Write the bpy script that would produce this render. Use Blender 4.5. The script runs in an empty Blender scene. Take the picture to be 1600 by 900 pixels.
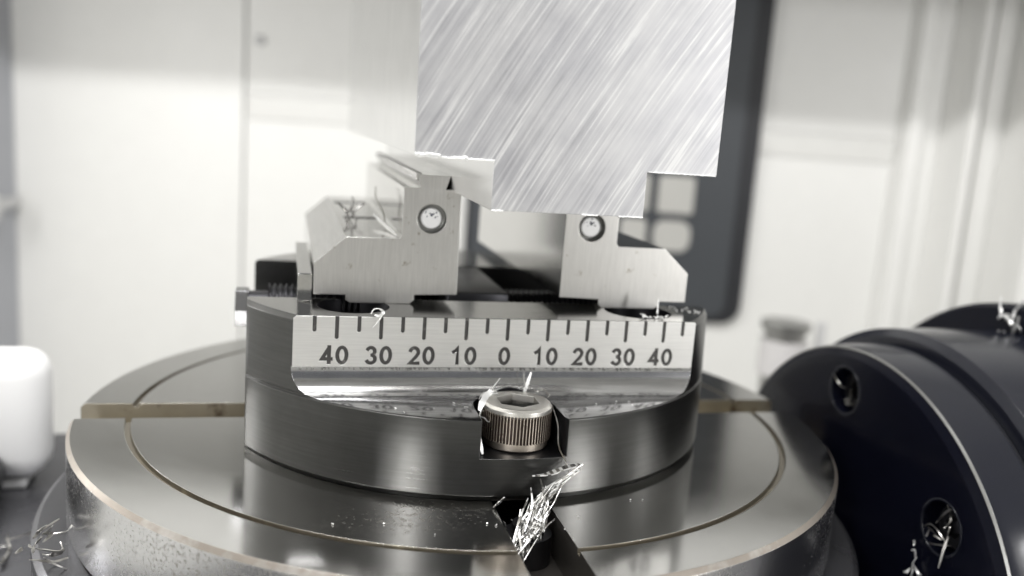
import bpy, bmesh, math, random
from mathutils import Vector, Matrix
R = math.radians
rnd = random.Random(7)
sc = bpy.context.scene
C = sc.collection
S = 0.001                                    # everything below is written in millimetres

# ------------------------------------------------------------------ camera
cam = bpy.data.cameras.new('camera'); co = bpy.data.objects.new('camera', cam); C.objects.link(co)
yaw, pitch, roll = 0.2526, 0.1788, 0.0716
fw = Vector((math.sin(yaw)*math.cos(pitch), math.cos(yaw)*math.cos(pitch), -math.sin(pitch)))
rt = Vector((math.cos(yaw), -math.sin(yaw), 0)); up = rt.cross(fw)
r2 = rt*math.cos(roll)+up*math.sin(roll); u2 = up*math.cos(roll)-rt*math.sin(roll)
CAM = Vector((-49.82, -241.06, 79.53))
M = Matrix((r2, u2, -fw)).transposed().to_4x4(); M.translation = CAM*S
co.matrix_world = M
cam.sensor_width = 36; cam.lens = 1421.8/1600*36
cam.clip_start = 0.01; cam.clip_end = 20
cam.dof.use_dof = True; cam.dof.focus_distance = 0.190; cam.dof.aperture_fstop = 9.5
sc.camera = co
sc.render.resolution_x, sc.render.resolution_y = 1024, 576

# ------------------------------------------------------------------ world, lamps, exposure
w = bpy.data.worlds.new('World'); sc.world = w; w.use_nodes = True
bg = w.node_tree.nodes['Background']; bg.inputs[0].default_value = (0.95, 0.97, 1, 1); bg.inputs[1].default_value = 0.2
FH = Vector((math.sin(yaw), math.cos(yaw), 0)); RT = Vector((math.cos(yaw), -math.sin(yaw), 0))
def W(u, D, z):                              # the machine's enclosure is turned against the table
    p = Vector((CAM.x, CAM.y, 0))+RT*u+FH*D; return Vector((p.x, p.y, z))
def area(name, loc, target, sx, sy, power, col=(1, 0.992, 0.982)):
    l = bpy.data.lights.new(name, 'AREA'); l.shape = 'RECTANGLE'; l.size = sx*S; l.size_y = sy*S
    l.energy = power; l.color = col
    o = bpy.data.objects.new(name, l); C.objects.link(o); o.location = Vector(loc)*S
    o.rotation_euler = (Vector(target)-Vector(loc)).to_track_quat('-Z', 'Y').to_euler()
    return o
area('work_and_fill_lamp', W(-60, 130, 470), W(-20, 420, -20), 420, 50, 3.8)
area('work_and_fill_lamp', (-232, -386, 150), (-20, -60, 10), 24, 190, 0.66)
area('work_and_fill_lamp', (289, -345, 105), (12, -60, 25), 26, 190, 0.82)
area('work_and_fill_lamp', W(-405, 300, 118), W(60, 750, 100), 40, 160, 0.42)  # fill lamp added at the left to brighten the upper back wall
area('work_and_fill_lamp', W(520, 250, 118), W(200, 750, 100), 40, 160, 0.5)  # matching fill lamp added at the right for the same wall
sc.view_settings.view_transform = 'Standard'; sc.view_settings.look = 'None'
sc.view_settings.exposure = 0.03; sc.view_settings.gamma = 1.0; sc.view_settings.use_curve_mapping = False
sc.render.engine = 'CYCLES'
sc.cycles.use_denoising = True
sc.cycles.max_bounces = 10; sc.cycles.diffuse_bounces = 4; sc.cycles.glossy_bounces = 6
sc.cycles.sample_clamp_indirect = 6

# ------------------------------------------------------------------ materials
class NT:
    def __init__(s, name):
        s.m = bpy.data.materials.new(name); s.m.use_nodes = True
        s.t = s.m.node_tree; s.n = s.t.nodes; s.b = s.n['Principled BSDF']
    def new(s, typ, **kw):
        n = s.n.new(typ)
        for k, v in kw.items():
            if k.startswith('i_'): n.inputs[k[2:].replace('_', ' ')].default_value = v
            else: setattr(n, k, v)
        return n
    def link(s, a, b): s.t.links.new(a, b)
    def math(s, op, a, b=None, c=None):
        n = s.n.new('ShaderNodeMath'); n.operation = op
        for i, v in enumerate((a, b, c)):
            if v is None: continue
            if isinstance(v, (int, float)): n.inputs[i].default_value = v
            else: s.link(v, n.inputs[i])
        return n.outputs[0]
    def coord(s, scale=(1, 1, 1)):
        t = s.new('ShaderNodeTexCoord'); mp = s.new('ShaderNodeMapping'); mp.inputs['Scale'].default_value = scale
        s.link(t.outputs['Object'], mp.inputs[0]); return mp.outputs[0]
    def noise(s, scale, detail=3, rough=.55, vec=None):
        n = s.new('ShaderNodeTexNoise'); n.inputs['Scale'].default_value = scale; n.inputs['Detail'].default_value = detail
        n.inputs['Roughness'].default_value = rough
        s.link(vec if vec is not None else s.coord(), n.inputs['Vector']); return n.outputs['Fac']
    def ramp(s, fac, stops):
        n = s.new('ShaderNodeValToRGB'); e = n.color_ramp.elements
        while len(e) < len(stops): e.new(.5)
        for q, (pos, c) in zip(e, stops):
            q.position = pos; q.color = (c, c, c, 1) if isinstance(c, (int, float)) else (*c, 1)
        s.link(fac, n.inputs[0]); return n.outputs[0]
    def mix(s, fac, a, b):
        n = s.new('ShaderNodeMix', data_type='RGBA')
        for sock, v in ((n.inputs[0], fac), (n.inputs[6], a), (n.inputs[7], b)):
            if isinstance(v, (int, float)): sock.default_value = v
            elif isinstance(v, tuple): sock.default_value = (*v, 1)
            else: s.link(v, sock)
        return n.outputs[2]
    def normal(s, height=None, strength=.1, dist=.0001, bevel=0):
        nrm = None
        if bevel:
            bv = s.new('ShaderNodeBevel', samples=4); bv.inputs['Radius'].default_value = bevel*S; nrm = bv.outputs[0]
        if height is not None:
            bp = s.new('ShaderNodeBump'); bp.inputs['Strength'].default_value = strength; bp.inputs['Distance'].default_value = dist
            s.link(height, bp.inputs['Height'])
            if nrm is not None: s.link(nrm, bp.inputs['Normal'])
            nrm = bp.outputs[0]
        if nrm is not None: s.link(nrm, s.b.inputs['Normal'])

def metal(name, col, rough, var=.08, scale=220, metallic=1.0, bevel=.25, bump=.05, dirt=None, dirtamt=.0, dscale=130, spec=.5, colvar=.12, brush=None, bstr=.12):
    t = NT(name); b = t.b
    b.inputs['Metallic'].default_value = metallic; b.inputs['Specular IOR Level'].default_value = spec
    f = t.noise(scale, 4, .6)
    c = t.mix(f, tuple(x*(1-colvar) for x in col), tuple(min(1, x*(1+colvar)) for x in col))
    if dirt:
        d = t.ramp(t.noise(dscale, 5, .65), [(.62-dirtamt, 0), (.72-dirtamt*.6, 1)])
        c = t.mix(d, c, dirt)
    f2 = t.noise(scale*.35, 5, .6)
    h = t.noise(scale*9, 3)
    if brush:
        bn = t.noise(1, 3, .6, t.coord(brush)); c = t.mix(t.math('MULTIPLY', t.ramp(bn, [(.38, 0), (.62, 1)]), bstr), c, tuple(x*.45 for x in col))
        h = t.math('ADD', t.math('MULTIPLY', h, .4), bn); f2 = t.math('ADD', t.math('MULTIPLY', f2, .55), t.math('MULTIPLY', bn, .45))
    t.link(c, b.inputs['Base Color'])
    t.link(t.math('MULTIPLY_ADD', f2, var*2, rough-var), b.inputs['Roughness'])
    t.normal(h, bump, .00005, bevel)
    return t.m
def paint(name, col, rough=.4, colvar=.03, bump=.03, scale=60, metallic=0, bevel=.8):
    return metal(name, col, rough, .06, scale, metallic, bevel, bump, colvar=colvar)

m_base = metal('black_oxide', (.105, .105, .103), .29, .06, 120, 1, .35, .05, colvar=.2, brush=(60, 60, 1600), bstr=.2)
m_basetop = metal('ground_top_steel', (.46, .455, .44), .16, .03, 150, 1, .2, .03)
m_recess = metal('milled_dark_steel', (.085, .086, .092), .42, .05, 300, 1, .2, .10, brush=(60, 1800, 1800), bstr=.25)
m_floor = metal('milled_ledge_steel', (.60, .60, .61), .15, .06, 300, 1, .1, .08, brush=(60, 1500, 900), bstr=.30)
m_engrave = metal('engraving_floor', (.085, .082, .08), .5, .1, 600, .7, 0, .3, dirt=(.26, .25, .24), dirtamt=.03, dscale=500)
m_plate = metal('bright_milled_steel', (.83, .825, .81), .36, .10, 70, .9, .15, .10, colvar=.09, brush=(90, 300, 2600), bstr=.12)
m_jaw = metal('ground_jaw_steel', (.665, .655, .635), .36, .07, 90, 1, .3, .12, dirt=(.27, .23, .17), dirtamt=-.02, dscale=330, colvar=.09, brush=(2600, 300, 130), bstr=.16)
m_jawpol = metal('polished_jaw_steel', (.60, .595, .575), .10, .03, 160, 1, .25, .05, colvar=.06, brush=(900, 60, 1400), bstr=.12)
m_jawsat = metal('satin_jaw_steel', (.62, .615, .60), .30, .04, 160, 1, .25, .06, colvar=.06, brush=(900, 60, 1400), bstr=.14)
m_jawin = metal('lapped_jaw_steel', (.66, .655, .64), .2, .03, 160, 1, .25, .04, colvar=.05)
m_bore = metal('bore_steel', (.34, .34, .33), .35, .05, 200, 1, .1, .05)
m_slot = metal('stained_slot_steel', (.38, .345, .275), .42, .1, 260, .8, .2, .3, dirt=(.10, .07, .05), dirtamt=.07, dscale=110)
m_black = metal('black_housing', (.0032, .0036, .008), .24, .06, 90, 0, .6, .1, spec=.14)
m_blackgl = metal('black_housing_side', (.011, .012, .018), .19, .07, 60, 0, .5, .1)
m_dark = metal('dark_steel', (.05, .05, .055), .35, .08, 150, .9, .2, .1)
m_bed = metal('wet_dark_iron', (.13, .13, .14), .25, .12, 60, .8, .3, .3)
m_screw = metal('worn_screw_steel', (.78, .70, .60), .36, .08, 300, 1, .15, .3, dirt=(.04, .03, .03), dirtamt=.02, dscale=260)
m_valley = metal('dark_knurl_valley', (.07, .05, .04), .5, .1, 300, .6, 0, .3)
m_hex = metal('socket_steel', (.80, .78, .74), .36, .1, 300, 1, .15, .3)
m_hexdark = metal('oiled_hex_steel', (.30, .30, .31), .2, .1, 300, 1, .3, .2)
m_chip = metal('aluminium_shaving', (.86, .86, .85), .42, .1, 900, .75, 0, .3)
m_wire = metal('dark_wire_chip', (.16, .155, .15), .4, .1, 900, .9, 0, .3)
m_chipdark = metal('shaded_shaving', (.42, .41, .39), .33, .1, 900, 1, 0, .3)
m_alu = metal('aluminium_side', (.78, .78, .775), .22, .06, 80, 1, .3, .05)
m_white = paint('white_enamel', (.81, .807, .785), .38)
m_beam = paint('light_grey_enamel', (.52, .52, .51), .45)
m_whitep = paint('white_plastic', (.86, .86, .86), .45)
m_seam = paint('grey_seam', (.60, .60, .60), .5)
m_post = paint('grey_post', (.42, .43, .46), .5)
m_panel = paint('dark_window_frame', (.048, .053, .060), .5)
m_panelblack = paint('black_rubber_seal', (.015, .016, .02), .5)
m_pane = paint('beige_pane', (.47, .465, .44), .5)
m_pink = paint('pinkish_collar', (.60, .585, .585), .25)
m_steel = metal('bright_steel', (.75, .74, .73), .18, .05, 120, 1, .3, .03)
m_bubble = paint('wet_bubble', (.06, .07, .10), .15, bevel=0)
m_pin = metal('satin_pin_face', (.84, .84, .84), .5, .04, 200, .15, .2, .03)

def mat_workface():
    t = NT('fly_cut_aluminium'); b = t.b; b.inputs['Metallic'].default_value = .85
    tc = t.new('ShaderNodeTexCoord'); sp = t.new('ShaderNodeSeparateXYZ'); t.link(tc.outputs['Object'], sp.inputs[0])
    cx, cz = .85*.55, -.53*.55+.03
    dx = t.math('SUBTRACT', sp.outputs[0], cx); dz = t.math('SUBTRACT', sp.outputs[2], cz)
    r = t.math('SQRT', t.math('ADD', t.math('MULTIPLY', dx, dx), t.math('MULTIPLY', dz, dz)))
    a = t.math('MULTIPLY', t.math('ARCTAN2', dz, t.math('MULTIPLY', dx, -1)), .55)
    def streak(fr, fa, det, off):
        cb = t.new('ShaderNodeCombineXYZ'); t.link(t.math('MULTIPLY', r, fr), cb.inputs[0]); t.link(t.math('MULTIPLY', a, fa), cb.inputs[1])
        cb.inputs[2].default_value = off
        return t.noise(1, det, .55, cb.outputs[0])
    s1 = streak(820, 15, 4, 0); s2 = streak(2500, 36, 4, 4.7); s3 = streak(190, 90, 4, 9.1)
    cloud_sheen = t.noise(48, 4, .55)
    mixd = t.math('ADD', t.math('MULTIPLY', s1, .34), t.math('ADD', t.math('MULTIPLY', s2, .44), t.math('MULTIPLY', s3, .22)))
    c = t.ramp(mixd, [(.38, (.40, .40, .42)), (.46, (.475, .475, .495)), (.54, (.55, .55, .56)), (.58, (.69, .69, .69))])
    c = t.mix(t.math('MULTIPLY', t.ramp(cloud_sheen, [(.40, 0), (.62, 1)]), .5), c, (.66, .658, .655))  # pale cloudy reflections painted into the base colour
    t.link(c, b.inputs['Base Color'])
    t.link(t.ramp(mixd, [(.38, .46), (.62, .60)]), b.inputs['Roughness'])
    t.normal(mixd, .24, .0001, .2)
    return t.m
m_workface = mat_workface()

def mat_disc():
    t = NT('oiled_table_top'); b = t.b; b.inputs['Metallic'].default_value = 1
    tc = t.new('ShaderNodeTexCoord'); sp = t.new('ShaderNodeSeparateXYZ'); t.link(tc.outputs['Object'], sp.inputs[0])
    c = t.mix(t.noise(60, 4), (.56, .556, .54), (.63, .625, .61))
    # dried coolant speckle round the front left of the vise foot
    dx = t.math('ADD', sp.outputs[0], .022); dy = t.math('ADD', sp.outputs[1], .069)
    rad = t.math('SQRT', t.math('ADD', t.math('MULTIPLY', t.math('MULTIPLY', dx, dx), .22), t.math('MULTIPLY', dy, dy)))
    mk = t.ramp(t.math('MULTIPLY', rad, 60), [(.25, 1), (.85, 0)])
    sk = t.ramp(t.noise(800, 5, .7), [(.44, 0), (.66, 1)])
    st = t.math('MULTIPLY', mk, sk)
    c = t.mix(t.math('MULTIPLY', st, .30), c, (.34, .29, .21))
    t.link(c, b.inputs['Base Color'])
    ro = t.math('MULTIPLY_ADD', t.noise(45, 4), .12, .075)
    t.link(t.math('ADD', ro, t.math('MULTIPLY', st, .22)), b.inputs['Roughness'])
    t.normal(t.noise(700, 3), .03, .00005, .3)
    return t.m
m_disc = mat_disc()
def mat_rim():
    t = NT('polished_rim'); b = t.b; b.inputs['Metallic'].default_value = 1
    big = t.ramp(t.noise(24, 4, .6), [(.46, 0), (.66, 1)])
    sp = t.ramp(t.noise(1250, 4, .7), [(.50, 0), (.66, 1)])
    f = t.math('MULTIPLY', big, sp)
    c = t.mix(f, (.84, .84, .85), (.40, .37, .33)); t.link(c, b.inputs['Base Color'])
    t.link(t.math('MULTIPLY_ADD', f, .35, .20), b.inputs['Roughness'])
    t.normal(t.noise(600, 3), .06, .00005, .3)
    return t.m
m_rim = mat_rim()
m_tan = metal('rusty_chamfer', (.34, .305, .27), .40, .1, 300, .9, .2, .3, dirt=(.50, .48, .46), dirtamt=.08, dscale=60)
m_groove = metal('oily_groove_steel', (.27, .245, .20), .34, .1, 260, .9, .2, .3, dirt=(.42, .38, .30), dirtamt=.02, dscale=140)
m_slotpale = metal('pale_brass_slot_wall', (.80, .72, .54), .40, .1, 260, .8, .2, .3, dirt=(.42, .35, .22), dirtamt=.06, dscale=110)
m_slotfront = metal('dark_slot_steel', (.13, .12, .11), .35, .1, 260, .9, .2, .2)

# ------------------------------------------------------------------ mesh helpers
def link(o): C.objects.link(o); return o
def bm_mesh(bm, name='m'):
    bmesh.ops.recalc_face_normals(bm, faces=bm.faces[:]); me = bpy.data.meshes.new(name); bm.to_mesh(me); bm.free(); return me
def extrude_poly(pts, axis, a, b):
    """pts are the two remaining coordinates in order; axis 'x','y' or 'z'."""
    bm = bmesh.new()
    def P(q, t):
        return {'x': (t, q[0], q[1]), 'y': (q[0], t, q[1]), 'z': (q[0], q[1], t)}[axis]
    A = [bm.verts.new(Vector(P(q, a))*S) for q in pts]; B = [bm.verts.new(Vector(P(q, b))*S) for q in pts]
    n = len(pts); bm.faces.new(A); bm.faces.new(B[::-1])
    for i in range(n): bm.faces.new((A[i], B[i], B[(i+1) % n], A[(i+1) % n]))
    return bm_mesh(bm)
def box(x0, x1, y0, y1, z0, z1): return extrude_poly([(x0, y0), (x1, y0), (x1, y1), (x0, y1)], 'z', z0, z1)
def circ(cx, cy, r, n=48, a0=0, a1=360):
    full = abs(a1-a0) >= 360; k = n if full else n+1
    return [(cx+r*math.cos(R(a0+(a1-a0)*i/n)), cy+r*math.sin(R(a0+(a1-a0)*i/n))) for i in range(k)]
def revolve(prof, axis='z', c=(0, 0), n=192):
    """prof: closed list of (r, t)."""
    bm = bmesh.new(); rings = []
    for r, t in prof:
        ring = []
        for i in range(n if r > 1e-6 else 1):
            a = 2*math.pi*i/n; u, v = c[0]+r*math.cos(a), c[1]+r*math.sin(a)
            q = {'z': (u, v, t), 'x': (t, u, v), 'y': (u, t, v)}[axis]
            ring.append(bm.verts.new(Vector(q)*S))
        rings.append(ring)
    m = len(prof)
    for k in range(m):
        A, B = rings[k], rings[(k+1) % m]
        if len(A) == 1 and len(B) == 1: continue
        for i in range(n):
            j = (i+1) % n
            if len(A) == 1: bm.faces.new((A[0], B[i], B[j]))
            elif len(B) == 1: bm.faces.new((A[i], B[0], A[j]))
            else: bm.faces.new((A[i], B[i], B[j], A[j]))
    return bm_mesh(bm)
def join(*ms):
    bm = bmesh.new()
    for me in ms: bm.from_mesh(me)
    me = bpy.data.meshes.new('j'); bm.to_mesh(me); bm.free(); return me
def boolean(me, cutters, op='DIFFERENCE', selfx=False):
    o = link(bpy.data.objects.new('tmp', me)); tmp = [o]
    for c in cutters:
        k = link(bpy.data.objects.new('tmpc', c)); tmp.append(k)
        md = o.modifiers.new('b', 'BOOLEAN'); md.operation = op; md.solver = 'EXACT'; md.use_self = selfx; md.object = k
    dg = bpy.context.evaluated_depsgraph_get(); dg.update()
    r = bpy.data.meshes.new_from_object(o.evaluated_get(dg))
    for k in tmp: bpy.data.objects.remove(k)
    return r
def smooth(me, ang=32):
    me.polygons.foreach_set('use_smooth', [True]*len(me.polygons)); me.set_sharp_from_angle(angle=R(ang))
def obj(name, me, mats, parent=None, ang=32, pick=None, label=None):
    if not isinstance(mats, (list, tuple)): mats = [mats]
    me.materials.clear()
    for m in mats: me.materials.append(m)
    if pick:
        for p in me.polygons: p.material_index = pick(Vector(p.center)/S, p.normal)
    else:
        for p in me.polygons: p.material_index = 0
    if ang: smooth(me, ang)
    me.name = name
    o = link(bpy.data.objects.new(name, me))
    if parent is not None:
        o.parent = parent
        t = Vector((0, 0, 0)); q = parent
        while q is not None: t += q.location; q = q.parent
        # meshes are written in world millimetres: bring them into the parent's frame
        me.transform(Matrix.Translation(-t))
    if label: o['label'] = label
    return o
def tag(o, label, cat, group=None, kind=None):
    if label: o['label'] = label
    if cat: o['category'] = cat
    if group: o['group'] = group
    if kind: o['kind'] = kind
    return o
def thing(name, loc, label, cat, group=None):
    o = link(bpy.data.objects.new(name, None)); o.location = Vector(loc)*S; o.empty_display_size = .01
    return tag(o, label, cat, group)
def single(name, me, mats, loc, label, cat, group=None, ang=32, pick=None):
    """a thing that is one mesh; meshes are written in world mm, origin moved to loc"""
    o = obj(name, me, mats, None, ang, pick); me.transform(Matrix.Translation(-Vector(loc)*S)); o.location = Vector(loc)*S
    return tag(o, label, cat, group)
def struct(name, me, m, ang=32): 
    o = obj(name, me, m, None, ang); o['kind'] = 'structure'; return o
def xform(me, mat): me.transform(mat); return me
def catmull(pts, n=6):
    P = [Vector(p) for p in pts]
    if len(P) < 3: return [P[0].lerp(P[-1], i/n) for i in range(n+1)]
    P = [P[0]*2-P[1]]+P+[P[-1]*2-P[-2]]; out = []
    for i in range(1, len(P)-2):
        for k in range(n):
            t = k/n; a, b, c, d = P[i-1:i+3]
            out.append(.5*((2*b)+(c-a)*t+(2*a-5*b+4*c-d)*t*t+(3*b-a-3*c+d)*t**3))
    out.append(P[-2]); return out
def sliver(pts, wdt=.6, thk=.12, twist=0, seed=0, n=6, taper=True):
    """a thin bent metal ribbon along a smooth path"""
    q = random.Random(seed); P = catmull(pts, n); bm = bmesh.new(); prev = None; L = len(P)
    side0 = Vector((q.uniform(-1, 1), q.uniform(-1, 1), q.uniform(-.3, 1))).normalized()
    for i, p in enumerate(P):
        tg = (P[min(i+1, L-1)]-P[max(i-1, 0)]).normalized()
        s = (side0-tg*side0.dot(tg)); s = s.normalized() if s.length > 1e-4 else tg.orthogonal()
        s = Matrix.Rotation(twist*i/L, 3, tg) @ s; nn = tg.cross(s)
        f = (.35+.65*math.sin(math.pi*(i+.6)/(L+.2))) if taper else 1
        f *= q.uniform(.8, 1.15); ww = wdt*.5*f
        ring = [bm.verts.new((p+s*a*ww+nn*b*thk*.5)*S) for a, b in ((-1, -1), (1, -1), (1, 1), (-1, 1))]
        if prev:
            for k in range(4): bm.faces.new((prev[k], prev[(k+1) % 4], ring[(k+1) % 4], ring[k]))
        else: bm.faces.new(ring)
        prev = ring
    bm.faces.new(prev[::-1]); return bm_mesh(bm)

# ================================================================== THE ENCLOSURE
def wbox(u0, u1, D0, D1, z0, z1):
    pts = [W(u0, D0, 0), W(u1, D0, 0), W(u1, D1, 0), W(u0, D1, 0)]
    return extrude_poly([(p.x, p.y) for p in pts], 'z', z0, z1)
def wprof(pts, z0, z1):
    P = [W(u, D, 0) for u, D in pts]; return extrude_poly([(p.x, p.y) for p in P], 'z', z0, z1)
back = struct('back_wall', wbox(-440, 760, 756, 770, -420, 560), m_seam)
def rib(u0, u1, prof):
    bm = bmesh.new()
    A = [bm.verts.new(W(u0, D, z)*S) for D, z in prof]; B = [bm.verts.new(W(u1, D, z)*S) for D, z in prof]
    bm.faces.new(A); bm.faces.new(B[::-1]); n = len(prof)
    for i in range(n): bm.faces.new((A[i], B[i], B[(i+1) % n], A[(i+1) % n]))
    return bm_mesh(bm)
for u0, u1 in ((-424, -227.9), (-225.9, 300)):
    obj('wall_panel', wbox(u0, u1, 750, 755.9, -420, 560), m_white, back)
# rib added along the wall, its face tipped downwards to darken a band
obj('shade_rib', rib(-224.4, 299.9, [(749.9, 68), (749.9, 90), (744.5, 86.5)]), m_white, back)
obj('bolt', revolve([(0, 0), (4, 0), (4, 2), (3, 3), (0, 3)], 'z'), m_seam, back)
b_ = C.objects['bolt']; b_.data.transform(Matrix.Translation(-b_.data.vertices[0].co)); 
b_.matrix_local = Matrix.Translation(W(-215, 749.5, 130)*S) @ Matrix.Rotation(-yaw, 4, 'Z') @ Matrix.Rotation(R(90), 4, 'X')
# folded sheet-metal corner on the right
obj('corner_fold', wprof([(300.2, 750), (306, 738), (316, 738), (322, 752), (336, 752), (346, 722), (352, 722), (366, 760), (300.2, 760)], -420, 560), m_white, back)
obj('corner_fold', wprof([(366.2, 745), (384, 745), (392, 700), (400, 696), (418, 690), (760, 560), (760, 770), (366.2, 770)], -420, 560), m_white, back)
side = struct('left_wall', wbox(-470, -424.5, -420, 756, -420, 560), m_white)
obj('door_post', wbox(-424.4, -415, 690, 749.5, -420, 560), m_post, side)
struct('right_wall', wbox(760.5, 775, -420, 770, -420, 560), m_white)
struct('ceiling', wbox(-440, 760, -420, 756, 560.5, 570), m_white)
struct('chip_pan', wbox(-440, 760, -420, 756, -432, -420.5), m_white)
struct('shade_beam', wbox(-440, 760, 596, 612, 188, 560), m_beam)  # unseen beam added to throw shade on the upper back wall
fr = struct('front_door', wbox(-440, 760, -434, -420.5, -420, 60), m_white)
obj('door_frame', wbox(-440, 760, -434, -420.5, 440, 560), m_white, fr)

kn = thing('knob', W(-412, 700, -10), 'pale rounded knob on the grey edge post at the far left', 'knob')
k1 = revolve([(0, -9), (15, -9), (18, -4), (18, 4), (15, 9), (0, 9)], 'z', n=64)
obj('knob_cap', xform(k1, Matrix.Translation(W(-413, 690, -12)*S) @ Matrix.Rotation(-yaw, 4, 'Z') @ Matrix.Rotation(R(90), 4, 'X')), m_seam, kn)
obj('knob_stem', wbox(-417, -409, 694, 744, -16, -8), m_seam, kn)

# dark hatch behind the jaws with pale panes
hw = thing('enclosure_hatch', W(80, 745, -70), 'dark grey hatch with black seal and four pale panes behind the block', 'hatch')
def rrect(u0, u1, z0, z1, r, D0, D1):
    pts = []
    for cx, cz, a in ((u1-r, z1-r, 0), (u0+r, z1-r, 90), (u0+r, z0+r, 180), (u1-r, z0+r, 270)):
        pts += [(cx+r*math.cos(R(a+i*15)), cz+r*math.sin(R(a+i*15))) for i in range(7)]
    bm = bmesh.new()
    A = [bm.verts.new(W(u, D0, z)*S) for u, z in pts]; B = [bm.verts.new(W(u, D1, z)*S) for u, z in pts]
    bm.faces.new(A); bm.faces.new(B[::-1]); n = len(pts)
    for i in range(n): bm.faces.new((A[i], B[i], B[(i+1) % n], A[(i+1) % n]))
    return bm_mesh(bm)
obj('seal', rrect(-42, 190, -72, 330, 16, 742, 749.4), m_panelblack, hw)
obj('glass', rrect(-37, 176, -66, 324, 12, 738, 741.9), m_panel, hw)
for u0, u1, z0, z1, r in ((112, 141, 17, 47, 3), (84, 105, 17, 47, 3), (111, 141, -14, 11, 9), (84, 105, -14, 11, 4)):
    obj('pane', rrect(u0, u1, z0, z1, r, 735.5, 737.9), m_pane, hw)

sp = thing('coolant_nozzle', (256, 250, -80), 'blurred steel nozzle with pinkish collar behind the black drive', 'nozzle')
obj('body', revolve([(0, -90), (12, -90), (12, -36), (15, -33), (15, -29), (0, -29)], 'z', (253, 250), 64), m_bore, sp)
obj('collar', revolve([(12.1, -62), (14.5, -62), (14.5, -40), (12.1, -40)], 'z', (253, 250), 64), m_pink, sp)
obj('flange', revolve([(0, -100), (20, -100), (20, -90.1), (0, -90.1)], 'z', (253, 250), 64), m_steel, sp)
single('pin', revolve([(0, -120), (3, -120), (3, -29), (0, -29)], 'z', (278, 250), 32), m_seam, (278, 250, -120), 'thin grey pin standing right of the blurred nozzle', 'pin')

# ================================================================== MACHINE BED AND LEFT CLUTTER
bed = struct('machine_bed', join(box(-142, 330, -135, 20, -60, -46), box(-190, 330, 20.01, 112, -60, -46)), m_bed)
wb = thing('bearing_block', (-145, 70, -46), 'white rounded block at the far left beside the rotary table', 'block')
def softbox(x0, x1, y0, y1, z0, z1, r, seg=4):
    bm = bmesh.new(); bmesh.ops.create_cube(bm, size=1)
    for v in bm.verts: v.co = Vector(((x0+x1)/2+v.co.x*(x1-x0), (y0+y1)/2+v.co.y*(y1-y0), (z0+z1)/2+v.co.z*(z1-z0)))*S
    bmesh.ops.bevel(bm, geom=bm.edges[:]+bm.verts[:], offset=r*S, segments=seg, profile=.5, affect='EDGES'); return bm_mesh(bm)
obj('cover', softbox(-190, -120.5, 57, 76, -43, -1.5, 8), m_whitep, wb, 60)
obj('foot', softbox(-185, -127, 60, 74, -46, -42.9, 1), m_seam, wb)
hs = single('hose', join(*[revolve([(0, 0), (9, 0), (9, .1), (0, .1)], 'z')]) if False else softbox(-175, -131, 28, 60, -45.9, -31, 7), m_dark, (-150, 44, -46), 'dark rubber hose end under the white block at left', 'hose')

# ================================================================== ROTARY TABLE
DC = (0.42, -0.67)
rt_ = thing('rotary_table', (DC[0], DC[1], -46), 'round polished steel rotary table with crossed slots under the vise', 'rotary table')
prof = [(0, 0), (85.95, 0), (86.1, -1.1), (87.35, -1.1), (87.5, 0), (99.3, 0), (100.2, -1.0), (100.2, -19.5), (99, -21.5), (0, -21.5)]
disc = revolve(prof, 'z', DC, 256)
SLX, SLY = (-5.1, 6.9), (-6.7, 5.3)
disc = boolean(disc, [box(-120, 120, SLY[0], SLY[1], -9.5, 5), box(SLX[0], SLX[1], -120, 120, -9.5, 5)])
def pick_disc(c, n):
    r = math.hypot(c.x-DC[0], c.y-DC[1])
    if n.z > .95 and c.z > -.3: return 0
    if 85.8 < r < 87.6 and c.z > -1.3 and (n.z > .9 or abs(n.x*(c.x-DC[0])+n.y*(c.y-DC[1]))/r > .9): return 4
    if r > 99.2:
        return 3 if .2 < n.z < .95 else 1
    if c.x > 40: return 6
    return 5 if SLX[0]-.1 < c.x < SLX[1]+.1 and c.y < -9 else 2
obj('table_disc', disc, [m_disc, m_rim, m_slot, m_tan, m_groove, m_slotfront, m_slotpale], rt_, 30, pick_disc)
obj('housing', revolve([(0, -22), (106.4, -22), (107.8, -23.2), (107.8, -44), (106, -45.9), (0, -45.9)], 'z', DC, 256), m_bed, rt_)
nut = single('slot_nut', join(extrude_poly(circ(0.9, -72, 5.0, 40), 'z', -9.4, -3.2), extrude_poly(circ(0.9, -72, 3.4, 40), 'z', -3.3, -1.2)), m_dark, (0.9, -72, -9.5),
             'dark round nut sunk in the front slot of the table', 'nut')

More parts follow.
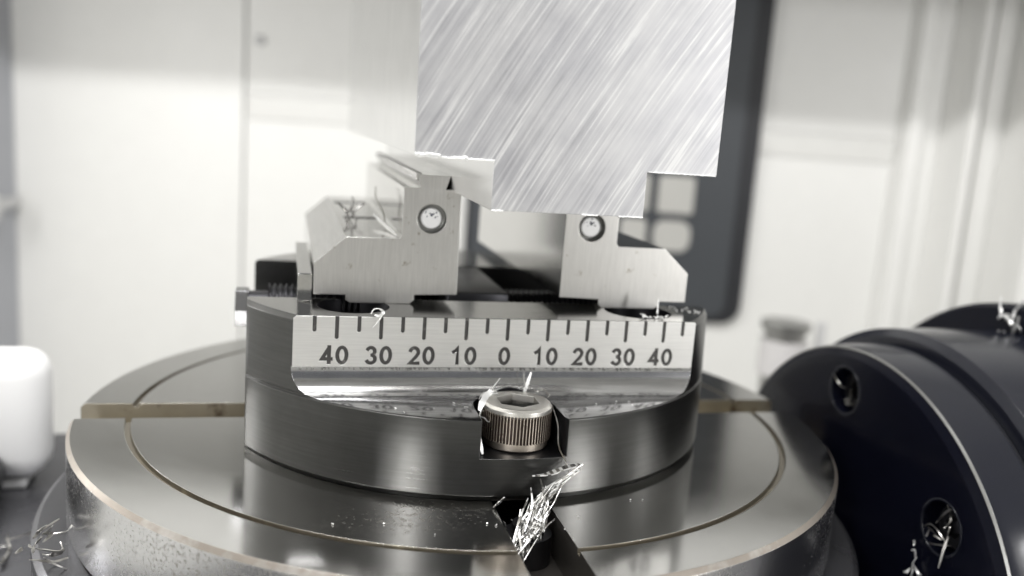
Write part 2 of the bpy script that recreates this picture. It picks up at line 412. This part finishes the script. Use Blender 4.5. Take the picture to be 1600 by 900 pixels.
# ================================================================== BLACK DRIVE ON THE RIGHT
dy, dz = -28.0, -44.0
dv = thing('trunnion_drive', (140, dy, -130), 'large glossy black round drive housing at the right of the table', 'drive')
face = revolve([(0, 106), (62, 106), (65.5, 106.4), (67.6, 108), (68.4, 110.5), (69, 121), (0, 121)], 'x', (dy, dz), 192)
holes = [(-22.8, 11.7), (-67.2, -9.1)]
for a in (-40, 20): holes.append((dy+54*math.cos(R(a)), dz+54*math.sin(R(a))))
cut = [extrude_poly(circ(y, z, 6.6, 40), 'x', 100, 116) for y, z in holes]
obj('face_plate', boolean(face, cut), [m_black, m_blackgl], dv, 24, lambda c, n: 1 if c.x > 108.5 and math.hypot(c.y-dy, c.z-dz) > 66 else 0)
for y, z in holes:
    h = boolean(revolve([(0, 109.5), (5.0, 109.5), (5.4, 110), (5.4, 115.9), (0, 115.9)], 'x', (y, z), 40), [extrude_poly(circ(y, z, 2.9, 6), 'x', 105, 113)])
    obj('bolt_head', h, m_dark, dv)
    obj('hole_rim', revolve([(6.55, 105.85), (7.1, 105.85), (7.1, 106.3), (6.55, 106.3)], 'x', (y, z), 40), m_blackgl, dv)
obj('groove_ring', revolve([(0, 121.1), (67.5, 121.1), (67.5, 123.5), (0, 123.5)], 'x', (dy, dz), 160), m_panelblack, dv)
obj('edge_trim', revolve([(67.55, 107.75), (68.05, 108.2), (67.95, 108.5), (67.45, 108.0)], 'x', (dy, dz), 200), m_bore, dv)
obj('drum', revolve([(0, 123.6), (71, 123.6), (73.3, 125.5), (73.6, 140), (73.2, 159.9), (0, 159.9)], 'x', (dy, dz), 192), m_blackgl, dv)
obj('flange', revolve([(0, 160), (80.5, 160), (81.7, 161.5), (81.7, 178), (0, 178)], 'x', (dy, dz), 192), m_black, dv)
obj('mount', box(123.7, 178, dy-40, dy+40, -130, -100), m_black, dv)
obj('tail', revolve([(0, 178.1), (70, 178.1), (70, 420), (0, 420)], 'x', (dy, dz), 128), m_blackgl, dv)

# ================================================================== VISE BASE
vb = thing('round_vise', (0, 0, 0), 'black round vise body with milled degree scale on its front flat', 'vise')
H, ZL, ZP, YS = 35.6, 18.3, 24.2, -44.2
body = revolve([(0, .05), (63.6, .05), (63.9, .5), (65, 1.6), (65, ZL-.25), (64.55, ZL), (64.55, ZL+.35), (64.9, ZL+.6), (64.45, H-1.1), (63.6, H), (0, H)], 'z', (0, 0), 288)
rf = 5.9
fil = [(-90, 60), (-90, ZL)]+[(YS-rf+rf*math.sin(R(a)), ZL+rf-rf*math.cos(R(a))) for a in range(0, 91, 6)]+[(YS, 60)]
recess = extrude_poly(fil, 'x', -90, 90)
trough = box(-90, 90, -25, 29, 16, 60)
PX, PY, PR = 0.75, -55.2, 9.3
pocket = extrude_poly([(PX-PR, -90)]+[(PX-PR*math.cos(R(a)), PY+PR*math.sin(R(a))) for a in range(0, 181, 6)]+[(PX+PR, -90)], 'z', 9.9, 60)
chamf = extrude_poly([(PX+PR-.1, -67), (PX+PR+1.4, -67), (PX+PR-.1, -62)], 'z', 10.0, 60)
flat1 = box(-90, -57.3, -90, 90, -5, 60); flat2 = box(57.3, 90, -90, 90, -5, 60)
h1 = extrude_poly(circ(-33.5, -33, 8.3, 64), 'z', 26, 60); h2 = extrude_poly(circ(36.5, -33.4, 8.3, 64), 'z', 26, 60)
body = boolean(body, [recess, trough, pocket, chamf, h1, h2, flat1, flat2])
def pick_base(c, n):
    r = math.hypot(c.x, c.y)
    if c.z > H-.02 and n.z > .9: return 1
    if r < 64.2 and c.y < -40 and n.z > -.1:
        if n.z > .985 and c.z < 11: return 3
        inpocket = abs(math.hypot(c.x-PX, c.y-PY)-PR) < .6 or (abs(abs(c.x-PX)-PR) < .4 and c.y < PY+1)
        if inpocket and abs(n.z) < .2: return 3
        if c.z < 24.4 and c.z > 18: return 4
    if c.z < 34 and c.z > 12 and r < 63.9: return 3
    return 0
obj('base_body', body, [m_base, m_basetop, m_recess, m_dark, m_floor], vb, 30, pick_base)
# scale face: bright plate with the ticks and figures cut through it, dark floors behind
TW, X0, SP = .86, .63, 9.6
def stroke(path, wd, y0, y1, closed=False):
    """a groove of constant width along a path in the x-z plane"""
    P = [Vector(p) for p in path]; n = len(P); h = wd/2; Lf, Rt = [], []
    for i in range(n):
        a = P[i-1] if (i or closed) else None; b = P[(i+1) % n] if (i < n-1 or closed) else None
        d0 = (P[i]-a).normalized() if a is not None else None; d1 = (b-P[i]).normalized() if b is not None else None
        d = (d0+d1).normalized() if d0 is not None and d1 is not None else (d0 or d1)
        k = h/max(.5, d.dot(d1 if d1 is not None else d0)); nn = Vector((-d.y, d.x))*k
        e = Vector((0, 0)) if closed or 0 < i < n-1 else d*(-h*.55 if i == 0 else h*.55)
        Lf.append(P[i]+nn+e); Rt.append(P[i]-nn+e)
    if not closed: return extrude_poly([tuple(p) for p in Lf+Rt[::-1]], 'y', y0, y1)
    bm = bmesh.new(); V = [[bm.verts.new(Vector((p.x, y, p.y))*S) for p in ring] for ring in (Lf, Rt) for y in (y0, y1)]
    for A, B in ((0, 1), (1, 3), (3, 2), (2, 0)):
        for i in range(n): bm.faces.new((V[A][i], V[A][(i+1) % n], V[B][(i+1) % n], V[B][i]))
    return bm_mesh(bm)
def arc(cx, cz, rx, rz, a0, a1, n=14): return [(cx+rx*math.cos(R(a0+(a1-a0)*i/n)), cz+rz*math.sin(R(a0+(a1-a0)*i/n))) for i in range(n+1)]
DIG = {'0': [(arc(.31, .5, .235, .41, 0, 345, 23), True)],
       '1': [([(.12, .70), (.27, .79), (.36, .92), (.36, .07)], False)],
       '2': [(arc(.31, .68, .215, .235, 165, -25, 12)+[(.40, .42), (.09, .085), (.56, .085)], False)],
       '3': [(arc(.30, .705, .20, .205, 155, -75, 12), False), (arc(.30, .295, .225, .215, 78, -155, 14), False)],
       '4': [([(.56, .29), (.07, .29), (.42, .90)], False), ([(.42, .97), (.42, .06)], False)]}
def figure(txt, x, z, y0, y1, h=4.25, wd=.86):
    """engraved figures: a list of strokes"""
    out = []; adv = .765; L = adv*len(txt)-.14
    for i, ch in enumerate(txt):
        ox = x-L*h/2+i*adv*h
        for path, cl in DIG[ch]: out.append(stroke([(ox+px*h, z+pz*h) for px, pz in path], wd, y0-.012*len(out), y1, cl))
    return out
def tick(x, L, y0, y1, ztop, wd=TW):
    h = wd/2
    return extrude_poly([(x-h, ztop), (x+h, ztop)]+[(x+h*math.cos(R(-a)), H-L+h+h*math.sin(R(-a))) for a in range(0, 181, 20)], 'y', y0, y1)
plate = extrude_poly([(-47.1, ZP), (47.1, ZP), (47.1, H-.35), (46.7, H-.05), (-46.5, H-.05), (-47.1, H-.6)], 'y', -44.62, -44.22)
cuts = []; floors = []
for i in range(-9, 10):
    x = X0+i*SP/2; L = 5.15 if i % 2 == 0 else 3.55
    cuts.append(tick(x, L, -45.5, -43.5, H+2)); floors.append(('tick_mark', tick(x, L-.02, -44.30, -44.215, H-.12, TW-.02)))
for k in range(-4, 5):
    x = X0+k*SP-(.35 if k < 0 else .25 if k > 0 else .4)
    s_ = str(abs(k)*10)
    cuts += figure(s_, x, 24.75, -45.5, -43.5); floors.append(('numeral', join(*[f for q_, f in enumerate(figure(s_, x, 24.75, -44.30, -44.215, wd=.84))])))
plate = boolean(plate, cuts, selfx=True)
obj('scale_face', plate, m_plate, vb, 30)
for n_, me in floors: obj(n_, me, m_engrave, vb, 30)
# milling burr along the foot of the scale
bl = []
for i in range(150):
    x = -45.5+91*rnd.random(); s_ = rnd.uniform(.05, .2)
    bl.append(box(x-s_, x+s_, -44.75-rnd.uniform(0, .12), -44.5, ZP-.25-rnd.uniform(0, .5), ZP-.02-rnd.uniform(0, .1)))
bo = obj('milling_burr', join(*bl), m_bore, vb); bo['kind'] = 'stuff'

# ------------------------------------------------------------------ cap screw
cs = thing('cap_screw', (PX, PY, 9.9), 'knurled socket head cap screw in the front pocket of the vise base', 'screw')
HX, HY, HR, HB, HT = 1.35, -55.0, 7.7, 11.9, 19.7
pts = []; NK = 66
for i in range(NK):
    for da, rr in ((-.30, HR-.42), (-.14, HR), (.14, HR), (.30, HR-.42)):
        a = 2*math.pi*(i+da*1.0)/NK; pts.append((HX+rr*math.cos(a), HY+rr*math.sin(a)))
kn_ = extrude_poly(pts, 'z', HB, HT-1.5)
obj('knurled_head', kn_, [m_screw, m_valley], cs, 20, lambda c, n: 1 if abs(n.z) < .5 and math.hypot(c.x-HX, c.y-HY) < HR-.12 and math.hypot(c.x-HX, c.y-HY) > HR-1.2 else 0)  # valley faces between the knurl ridges get a darker colour
rim = revolve([(0, HT-2.2), (HR-.5, HT-2.2), (HR-.05, HT-1.5), (HR-.1, HT-.7), (HR-.55, HT-.12), (HR-.95, HT), (0, HT)], 'z', (HX, HY), 96)
rim = boolean(rim, [extrude_poly(circ(HX, HY, 5.0, 6, 30, 390), 'z', HT-8, HT+2)])
obj('socket_rim', rim, m_hex, cs, 30)
shell = [(HX+5.0*math.cos(R(30+60*i)), HY+5.0*math.sin(R(30+60*i))) for i in range(6)]
kn2 = C.objects['knurled_head']
me2 = boolean(kn2.data.copy(), [xform(extrude_poly(circ(HX, HY, 5.0, 6, 30, 390), 'z', HT-6.2, HT+2), Matrix.Translation(-Vector(cs.location)))])
kn2.data = me2; smooth(me2, 20); me2.materials.append(m_bore)
for p in me2.polygons:
    c = Vector(p.center)/S+Vector((PX, PY, 9.9))
    if math.hypot(c.x-HX, c.y-HY) < 5.2 and c.z < HT-1.6 and (abs(p.normal.z) < .5 or c.z < HT-6): p.material_index = 2
obj('shoulder', revolve([(0, 10.0), (HR-.9, 10.0), (HR-.5, 10.4), (HR-.45, HB-.02), (0, HB-.02)], 'z', (HX, HY), 96), m_screw, cs)

# ------------------------------------------------------------------ lead screw in the trough
AX, AZ = 2.0, 27.4
ls = thing('lead_screw', (0, AX, AZ), 'dark threaded lead screw lying in the trough between the jaws', 'lead screw')
bm = bmesh.new(); prev = None; ns = 28; pitch_ = 1.5
x = -53.0
while x <= 56:
    ring = []
    for i in range(ns):
        a = 2*math.pi*i/ns; ph = (x/pitch_+i/ns) % 1; tri = abs(ph*2-1)
        r = 5.4+.85*min(1, max(0, (tri-.2)/.6)); ring.append(bm.verts.new(Vector((x, AX+r*math.cos(a), AZ+r*math.sin(a)))*S))
    if prev:
        for i in range(ns): bm.faces.new((prev[i], ring[i], ring[(i+1) % ns], prev[(i+1) % ns]))
    prev = ring; x += .1875
obj('thread', bm_mesh(bm), m_dark, ls, 40)
obj('shank', revolve([(0, -58), (4.3, -58), (4.3, -52.6), (0, -52.6)], 'x', (AX, AZ), 48), m_dark, ls)
obj('drive_end', extrude_poly(circ(AX, AZ, 5.4, 6, 0, 360), 'x', -61.2, -58.05), m_hexdark, ls)
obj('centre_nut', boolean(softbox(-9, 7.5, -17, 24, 16.1, 36.2, .8, 2), []), m_dark, ls)

# ================================================================== JAWS
YF, YR = -29.8, 70.0
CXJ = 4.0
def mirror(pts): return [(2*CXJ-x, z) for x, z in pts]
prof_l = [(-42.6, 37.5), (-35.2, 37.5), (-35.2, 36.3), (-34.2, 35.66), (-20.2, 35.66), (-19.2, 36.5), (-19.2, 37.8), (-8.9, 38.1), (-9.15, 63.1), (-12.9, 63.1), (-11.9, 66.3),
          (-19.5, 66.3), (-18.9, 63.3), (-22.7, 63.1), (-22.7, 51.9), (-23.3, 51.2), (-35.7, 51.1), (-42.65, 44.9)]
def jaw(name, prof, hole, label, slots, strip):
    j = thing(name, (sum(p[0] for p in prof)/len(prof), 20, 35.66), label, 'vise jaw', 'pair of vise jaws')
    me = extrude_poly(prof, 'y', YF, YR)
    cy = [extrude_poly(circ(hole[0], hole[1], 3.45, 48), 'y', YF-2, YF+2.6)]
    for x0, x1, y in slots: cy.append(box(x0, x1, y-2.3, y+2.3, 47, 53))
    me = boolean(me, cy)
    def pk(c, n):
        if n.y < -.9 and c.y < YF+.2: return 0
        if (c.x-hole[0])**2+(c.z-hole[1])**2 < 13 and c.y < YF+3: return 4
        if abs(n.x) < .9 and n.z > .3 and c.z < 50: return 3
        if c.z < 51 and c.z > 46.5 and (abs(n.y) > .5 or n.z > .5) and c.y > -20 and c.y < 65: return 2
        return 5 if n.x < -.9 and c.x > 10 else 1
    obj('jaw_body', me, [m_jaw, m_jawpol, m_dark, m_jawsat, m_bore, m_jawin], j, 30, pk)
    pn = obj('pin', revolve([(0, YF+1.0), (2.25, YF+1.02), (2.5, YF+1.3), (2.5, YF+2.55), (0, YF+2.55)], 'y', hole, 48), m_pin, j, 30)
    for q in range(12):
        a = R(rnd.uniform(12, 168)); rr = rnd.uniform(.9, 2.15); s_ = rnd.uniform(.08, .24)
        if q == 4: a, rr, s_ = R(88), .85, .40
        bb = bmesh.new(); bmesh.ops.create_icosphere(bb, subdivisions=1, radius=s_*S)
        for v in bb.verts: v.co = v.co+Vector((hole[0]+rr*math.cos(a), YF+1.0, hole[1]+rr*math.sin(a)))*S
        obj('bubble', bm_mesh(bb), m_bubble, pn)
    # gripping serration on the outer top edge
    sgn = 1 if prof is prof_l else -1; ex = -19.5 if sgn == 1 else 2*CXJ+19.5
    ts = []
    yy = YF
    while yy < YR-1:
        ts.append(extrude_poly([(yy+.1, 64.9), (yy+.55, 66.75), (yy+1.25, 66.75), (yy+1.7, 64.9)], 'x', ex-.55*sgn, ex+.8*sgn)); yy += 2.5
    so = obj('serration', join(*ts), m_steel, j)
    bx = -10.6 if sgn == 1 else 2*CXJ+10.6
    if strip:
        obj('side_strip', extrude_poly([(-46.2, 35.75), (-42.95, 35.75), (-42.95, 42.1), (-46.2, 42.1)], 'y', YF, 22), m_jawpol, j)
        obj('groove_line', extrude_poly([(-45.9, 42.12), (-43.25, 42.12), (-43.25, 42.22), (-45.9, 42.22)], 'y', YF-.02, YF+.55), m_dark, j)  # dark strip drawn in place of the thin groove at the front edge
    return j
jaw('vise_jaw', prof_l, (-15.85, 56.1), 'grey steel vise jaw with wire chips and slots on its step, left of the block', [(-33.8, -24.8, 10), (-34.4, -24.6, 51)], True)
jaw('vise_jaw', mirror(prof_l), (23.95, 55.65), 'lighter steel vise jaw with plain step, at the hatch side of the gap', [], False)

# ================================================================== WORKPIECE
wp = thing('aluminium_block', (3.5, -74, 63), 'large fly cut aluminium block with stepped tongue clamped above the vise', 'metal block')
xl, xr, tl, tr = -26.8, 33.5, -11.85, 18.75
bk = extrude_poly([(xl, 72.6), (tl, 72.4), (tl, 63.1), (tr, 63.1), (tr, 71.9), (xr, 72.1), (xr+.3, 150), (xl-.6, 150)], 'y', -74, 112)
obj('block_body', bk, [m_alu, m_workface], wp, 30, lambda c, n: 1 if n.y < -.9 else 0)
bs = []
for x0, x1, z, d in ((xl, xl+4.6, 72.7, .55), (xl+7.2, xl+9.7, 72.55, .55), (xl+5, tl-.4, 72.45, .18), (tl, tl+2.2, 63.1, .22), (6, 9, 63.1, .16), (13.5, 18.6, 63.1, .22), (tr+.3, xr-.4, 72.0, .16)):
    x = x0
    while x < x1:
        s_ = rnd.uniform(.15, .5)*(1 if d > .3 else .6); bs.append(xform(softbox(x, x+s_*1.6, -74.3-rnd.uniform(0, .15), -73.7, z-d*rnd.uniform(.2, .9), z+d*rnd.uniform(.3, .8), .06, 1), Matrix()))
        x += s_*rnd.uniform(1.1, 1.6)
bu = obj('edge_burr', join(*bs), m_chip, wp); bu['kind'] = 'stuff'

# ================================================================== SHAVINGS
G = 'loose aluminium shavings'
def chip(pts, label, wd=.6, th=.12, tw=0, seed=0, m=None):
    me = sliver(pts, wd, th, tw, seed); p0 = Vector(pts[0])
    return single('metal_shaving', me, m or m_chip, p0, label, 'metal shaving', G, 40)
chip([(-7.6, -57, 18.0), (-6.6, -56.2, 20.4), (-5.0, -55.4, 22.2)], 'wide bright shaving at the left of the cap screw rim', 1.5, .25, .5, 1)
chip([(-6.0, -56, 20.6), (-4.4, -55, 22.6), (-2.8, -54.2, 24.5)], 'thin straight shaving leaning up from left of the cap screw', .5, .15, .2, 2)
chip([(4.2, -48.2, 18.2), (5.2, -47.6, 20.8), (6.2, -47, 23.8)], 'upright shaving behind the cap screw leaning to the right', .8, .18, .3, 3)
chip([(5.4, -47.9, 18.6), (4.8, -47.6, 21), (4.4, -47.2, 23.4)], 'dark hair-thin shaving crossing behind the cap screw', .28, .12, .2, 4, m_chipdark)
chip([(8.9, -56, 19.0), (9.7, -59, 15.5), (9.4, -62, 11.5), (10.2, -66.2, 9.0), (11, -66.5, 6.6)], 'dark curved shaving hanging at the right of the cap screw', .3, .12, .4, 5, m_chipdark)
chip([(-8.2, -60.5, 14.4), (-7.9, -61.3, 12.0), (-7.5, -62.2, 10.1)], 'white flake in the lower left corner of the screw pocket', .9, .16, .5, 6)
chip([(-30.6, -45.3, 36.4), (-30, -44.9, 37.3), (-28.9, -45.1, 37.6), (-28.0, -45.5, 36.9), (-28.8, -45.6, 36.1), (-29.8, -45.3, 36.2)], 'small curled shaving on the edge above the 30 mark', .8, .16, 1.2, 7)
chip([(-28.1, -45.3, 36.2), (-28.9, -45.2, 34.8), (-30.0, -44.95, 33.2)], 'thin shaving hanging down over the scale beside 30', .35, .12, .3, 8)
chip([(40.4, -36.5, 39.6), (40.2, -37, 37.8), (39.9, -37.8, 36.0)], 'upright shiny shaving beside the foot of the far jaw', 1.0, .25, .4, 9)
cr = []
q = random.Random(3)
def crumb(x, y, z, a):
    p = [Vector((x, y, z))+Vector((q.gauss(0, a), q.gauss(0, a), abs(q.gauss(0, a*.5)))) for _ in range(3)]
    return sliver(p, a*q.uniform(.5, 1.0), .14, q.uniform(0, 2), q.randint(0, 9999), 3)
for i in range(11): cr.append(crumb(35.0+i*.55+q.gauss(0, .4), -40.6+q.uniform(-1.0, .8), 35.75, .55))
co_ = single('swarf_clump', join(*cr), m_chip, (37, -40, 35.6), 'bright crumbs of swarf at the rim of the hole above the second 40', 'swarf', None, 40); co_['kind'] = 'stuff'
cr = []
for i in range(12): cr.append(crumb(q.uniform(-32, 30), q.uniform(-59, -52), 18.45, .22))
for i in range(9):
    a = R(q.uniform(240, 300)); r = q.uniform(67, 82); cr.append(crumb(r*math.cos(a), r*math.sin(a), .12, .16))
for i in range(10): cr.append(crumb(q.uniform(47, 55), q.uniform(-33, -27), 35.7, .3))
co_ = single('swarf_crumbs', join(*cr), m_chip, (0, -60, 0), 'tiny crumbs of swarf sprinkled over the vise ledge and table top', 'swarf', None, 40); co_['kind'] = 'stuff'
def curl(cx, cy, z, r, a0, a1, rise, n=7): return [(cx+r*math.cos(R(a0+(a1-a0)*i/n)), cy+r*math.sin(R(a0+(a1-a0)*i/n)), z+rise*i/n+.3*math.sin(i*1.7)) for i in range(n+1)]
chip(curl(HX, HY, 19.0, 8.6, 160, 60, 1.4), 'thin shaving curved round the back rim of the cap screw', .45, .14, 2.5, 60)
chip(curl(HX-5.6, HY+2.6, 19.8, 1.5, 0, 420, 1.0, 12), 'small ring shaped shaving on the left back rim of the cap screw', .5, .14, 1.5, 61)
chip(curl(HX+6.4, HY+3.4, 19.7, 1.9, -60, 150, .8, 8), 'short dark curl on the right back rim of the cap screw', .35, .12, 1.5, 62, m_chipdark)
chip(curl(HX-7.4, HY-2.0, 17.5, 1.3, 100, 330, -1.6, 8), 'bright hooked shaving clinging to the left side of the cap screw', .6, .15, 1.5, 63)
# curls on the step of the jaw
jc = [([(-33.2, 6, 51.4), (-33.4, 3, 53.0), (-35.2, 2, 55.2), (-36.6, 3, 56.0)], 'wire chip bending outwards on the slotted jaw step'),
      ([(-32.4, 9, 50.5), (-32.6, 7, 52.8), (-31.6, 6, 55.6), (-31.9, 7, 57.2)], 'tall upright wire chip on the slotted jaw step'),
      ([(-32.6, 4, 51.2), (-31.2, 5, 53.4), (-29.4, 6, 55.0), (-28.4, 7, 55.2)], 'wire chip arching towards the block on the jaw step'),
      ([(-33.8, 1, 51.3), (-33.2, 2, 53.2), (-34.0, 4, 54.6)], 'short bright twisted chip at the end of the near slot'),
      ([(-31.8, -6, 51.3), (-31.2, -2, 51.9), (-32.2, 3, 53.8), (-31.4, 6, 54.6)], 'dark chip lying across the near slot of the jaw step')]
for i, (p, l) in enumerate(jc): chip(p, l, .6, .2, 1.4, 40+i, m_wire)
chip([(-23.6, -27, 51.5), (-25, -14, 52.2), (-26.6, 0, 53.4)], 'pale straight strip chip leaning along the jaw step wall', .9, .3, .2, 50)
chip([(-24.6, -12, 51.4), (-24.8, -6, 54.5), (-26.0, 2, 57.4), (-25.6, 8, 60.0)], 'bent upright chip against the polished jaw step wall', .5, .16, 1.2, 51, m_chipdark)

# tangle of shavings in the front slot
tg = []
A, B = Vector((-3.6, -80, -5.5)), Vector((5.5, -68.5, 3.5)); Cc = Vector((12.6, -67.2, 8.6))
q = random.Random(11)
for i in range(64):
    t0, t1 = q.uniform(-.02, .6), q.uniform(.4, 1.05); j = lambda s: Vector((q.gauss(0, s*1.5), q.gauss(0, s*.6), q.gauss(0, s*1.0)))
    a = A.lerp(B, t0)+j(.8); b = A.lerp(B, t1)+j(1.1); mth = a.lerp(b, .5)+j(.55)
    for v in (a, b, mth): v.y = min(v.y, -66.4)
    tg.append(sliver([a, mth, b], q.uniform(.28, .62), q.uniform(.12, .25), q.uniform(0, 1.2), 100+i))
for i in range(12):
    a = B.lerp(Cc, q.uniform(-.5, .1))+Vector((q.gauss(0, .9), 0, q.gauss(0, .8))); b = B.lerp(Cc, q.uniform(.55, 1.02))+Vector((q.gauss(0, .5), 0, q.gauss(0, .4)))
    a.y = min(a.y, -66.6); b.y = min(b.y, -66.2)
    tg.append(sliver([a, a.lerp(b, .5)+Vector((0, -.4, .4)), b], q.uniform(.35, .8), .22, q.uniform(0, .8), 200+i))
tg.append(sliver([(2.2, -67.6, 7.2), (5.5, -67.5, 7.4), (9.5, -67.2, 8.6), (12.8, -67, 9.2)], 1.5, .3, .4, 410))
tg.append(sliver([(4, -67.8, 6.5), (5.5, -68.6, 1.5), (5.0, -71, -4), (4.4, -73, -8)], .5, .2, .8, 411))
for i in range(8):
    a = Vector((q.uniform(-4.5, 5), q.uniform(-76, -68), q.uniform(-3, 0))); b = a+Vector((q.gauss(0, 2), q.gauss(0, 1.4), q.uniform(-5, -1)))
    tg.append(sliver([a, a.lerp(b, .5)+Vector((q.gauss(0, .6), 0, .4)), b], .35, .12, 1, 300+i))
tg.append(sliver([(-5.6, -67.5, .3), (-4.4, -67.4, 1.4), (-3.4, -67.6, 2.6)], .8, .2, .3, 400))
to = single('swarf_tangle', join(*tg), [m_chip, m_chipdark, m_wire], (0, -72, -9), 'silvery tangle of swarf spilling from the front slot of the table', 'swarf', None, 40,
            lambda c, n: (0, 1, 0, 1, 2, 0, 1)[int(c.x*5.3+c.z*2.9+n.x*3+100) % 7])  # light and dark face colours mixed to imitate glints on twisted ribbons
to['kind'] = 'stuff'

# chips about the drive and the bed
def nest(name, c, n, sx, sy, sz, label, seed, wd=.6, m=None):
    q = random.Random(seed); ms = []
    for i in range(n):
        a = Vector(c)+Vector((q.gauss(0, sx), q.gauss(0, sy), q.gauss(0, sz))); d = Vector((q.gauss(0, sx), q.gauss(0, sy), q.gauss(0, sz)))*1.7
        ms.append(sliver([a, a+d*.5+Vector((q.gauss(0, sx)*.5, q.gauss(0, sy)*.5, q.gauss(0, sz)*.5)), a+d], wd*q.uniform(.5, 1.2), .18, q.uniform(0, 3), seed*50+i))
    o = single(name, join(*ms), m or m_chipdark, c, label, 'swarf', None, 40); o['kind'] = 'stuff'; return o
nest('swarf_clump', (106.4, -67.6, -11.2), 9, .5, 2.4, 2.0, 'clump of shavings stuck in the lower bolt hole of the drive', 5)
nest('swarf_clump', (107.4, -22.3, 9.8), 5, .5, 1.6, 1.6, 'few shavings stuck in the upper bolt hole of the drive', 6, .6, m_chipdark)
nest('swarf_clump', (158.5, -21.5, 33), 12, .6, 2.2, 2.0, 'pale clump of shavings on the rear flange of the drive', 7, 1.0, m_chip)
nest('swarf_clump', (-97.8, -43, -17.5), 12, 2.0, 2.0, 1.6, 'dark coiled shavings beside the table rim at lower left', 8, 1.0, m_chipdark)
nest('swarf_clump', (-119, 18, -44.4), 6, 3, 5, .5, 'wet scattered shavings on the bed at the lower left corner', 9, .9, m_chipdark)
nest('swarf_clump', (104.5, -62, -21), 6, .5, 1.6, 1.8, 'small pale shavings between the table rim and the drive', 10, .6, m_chip)
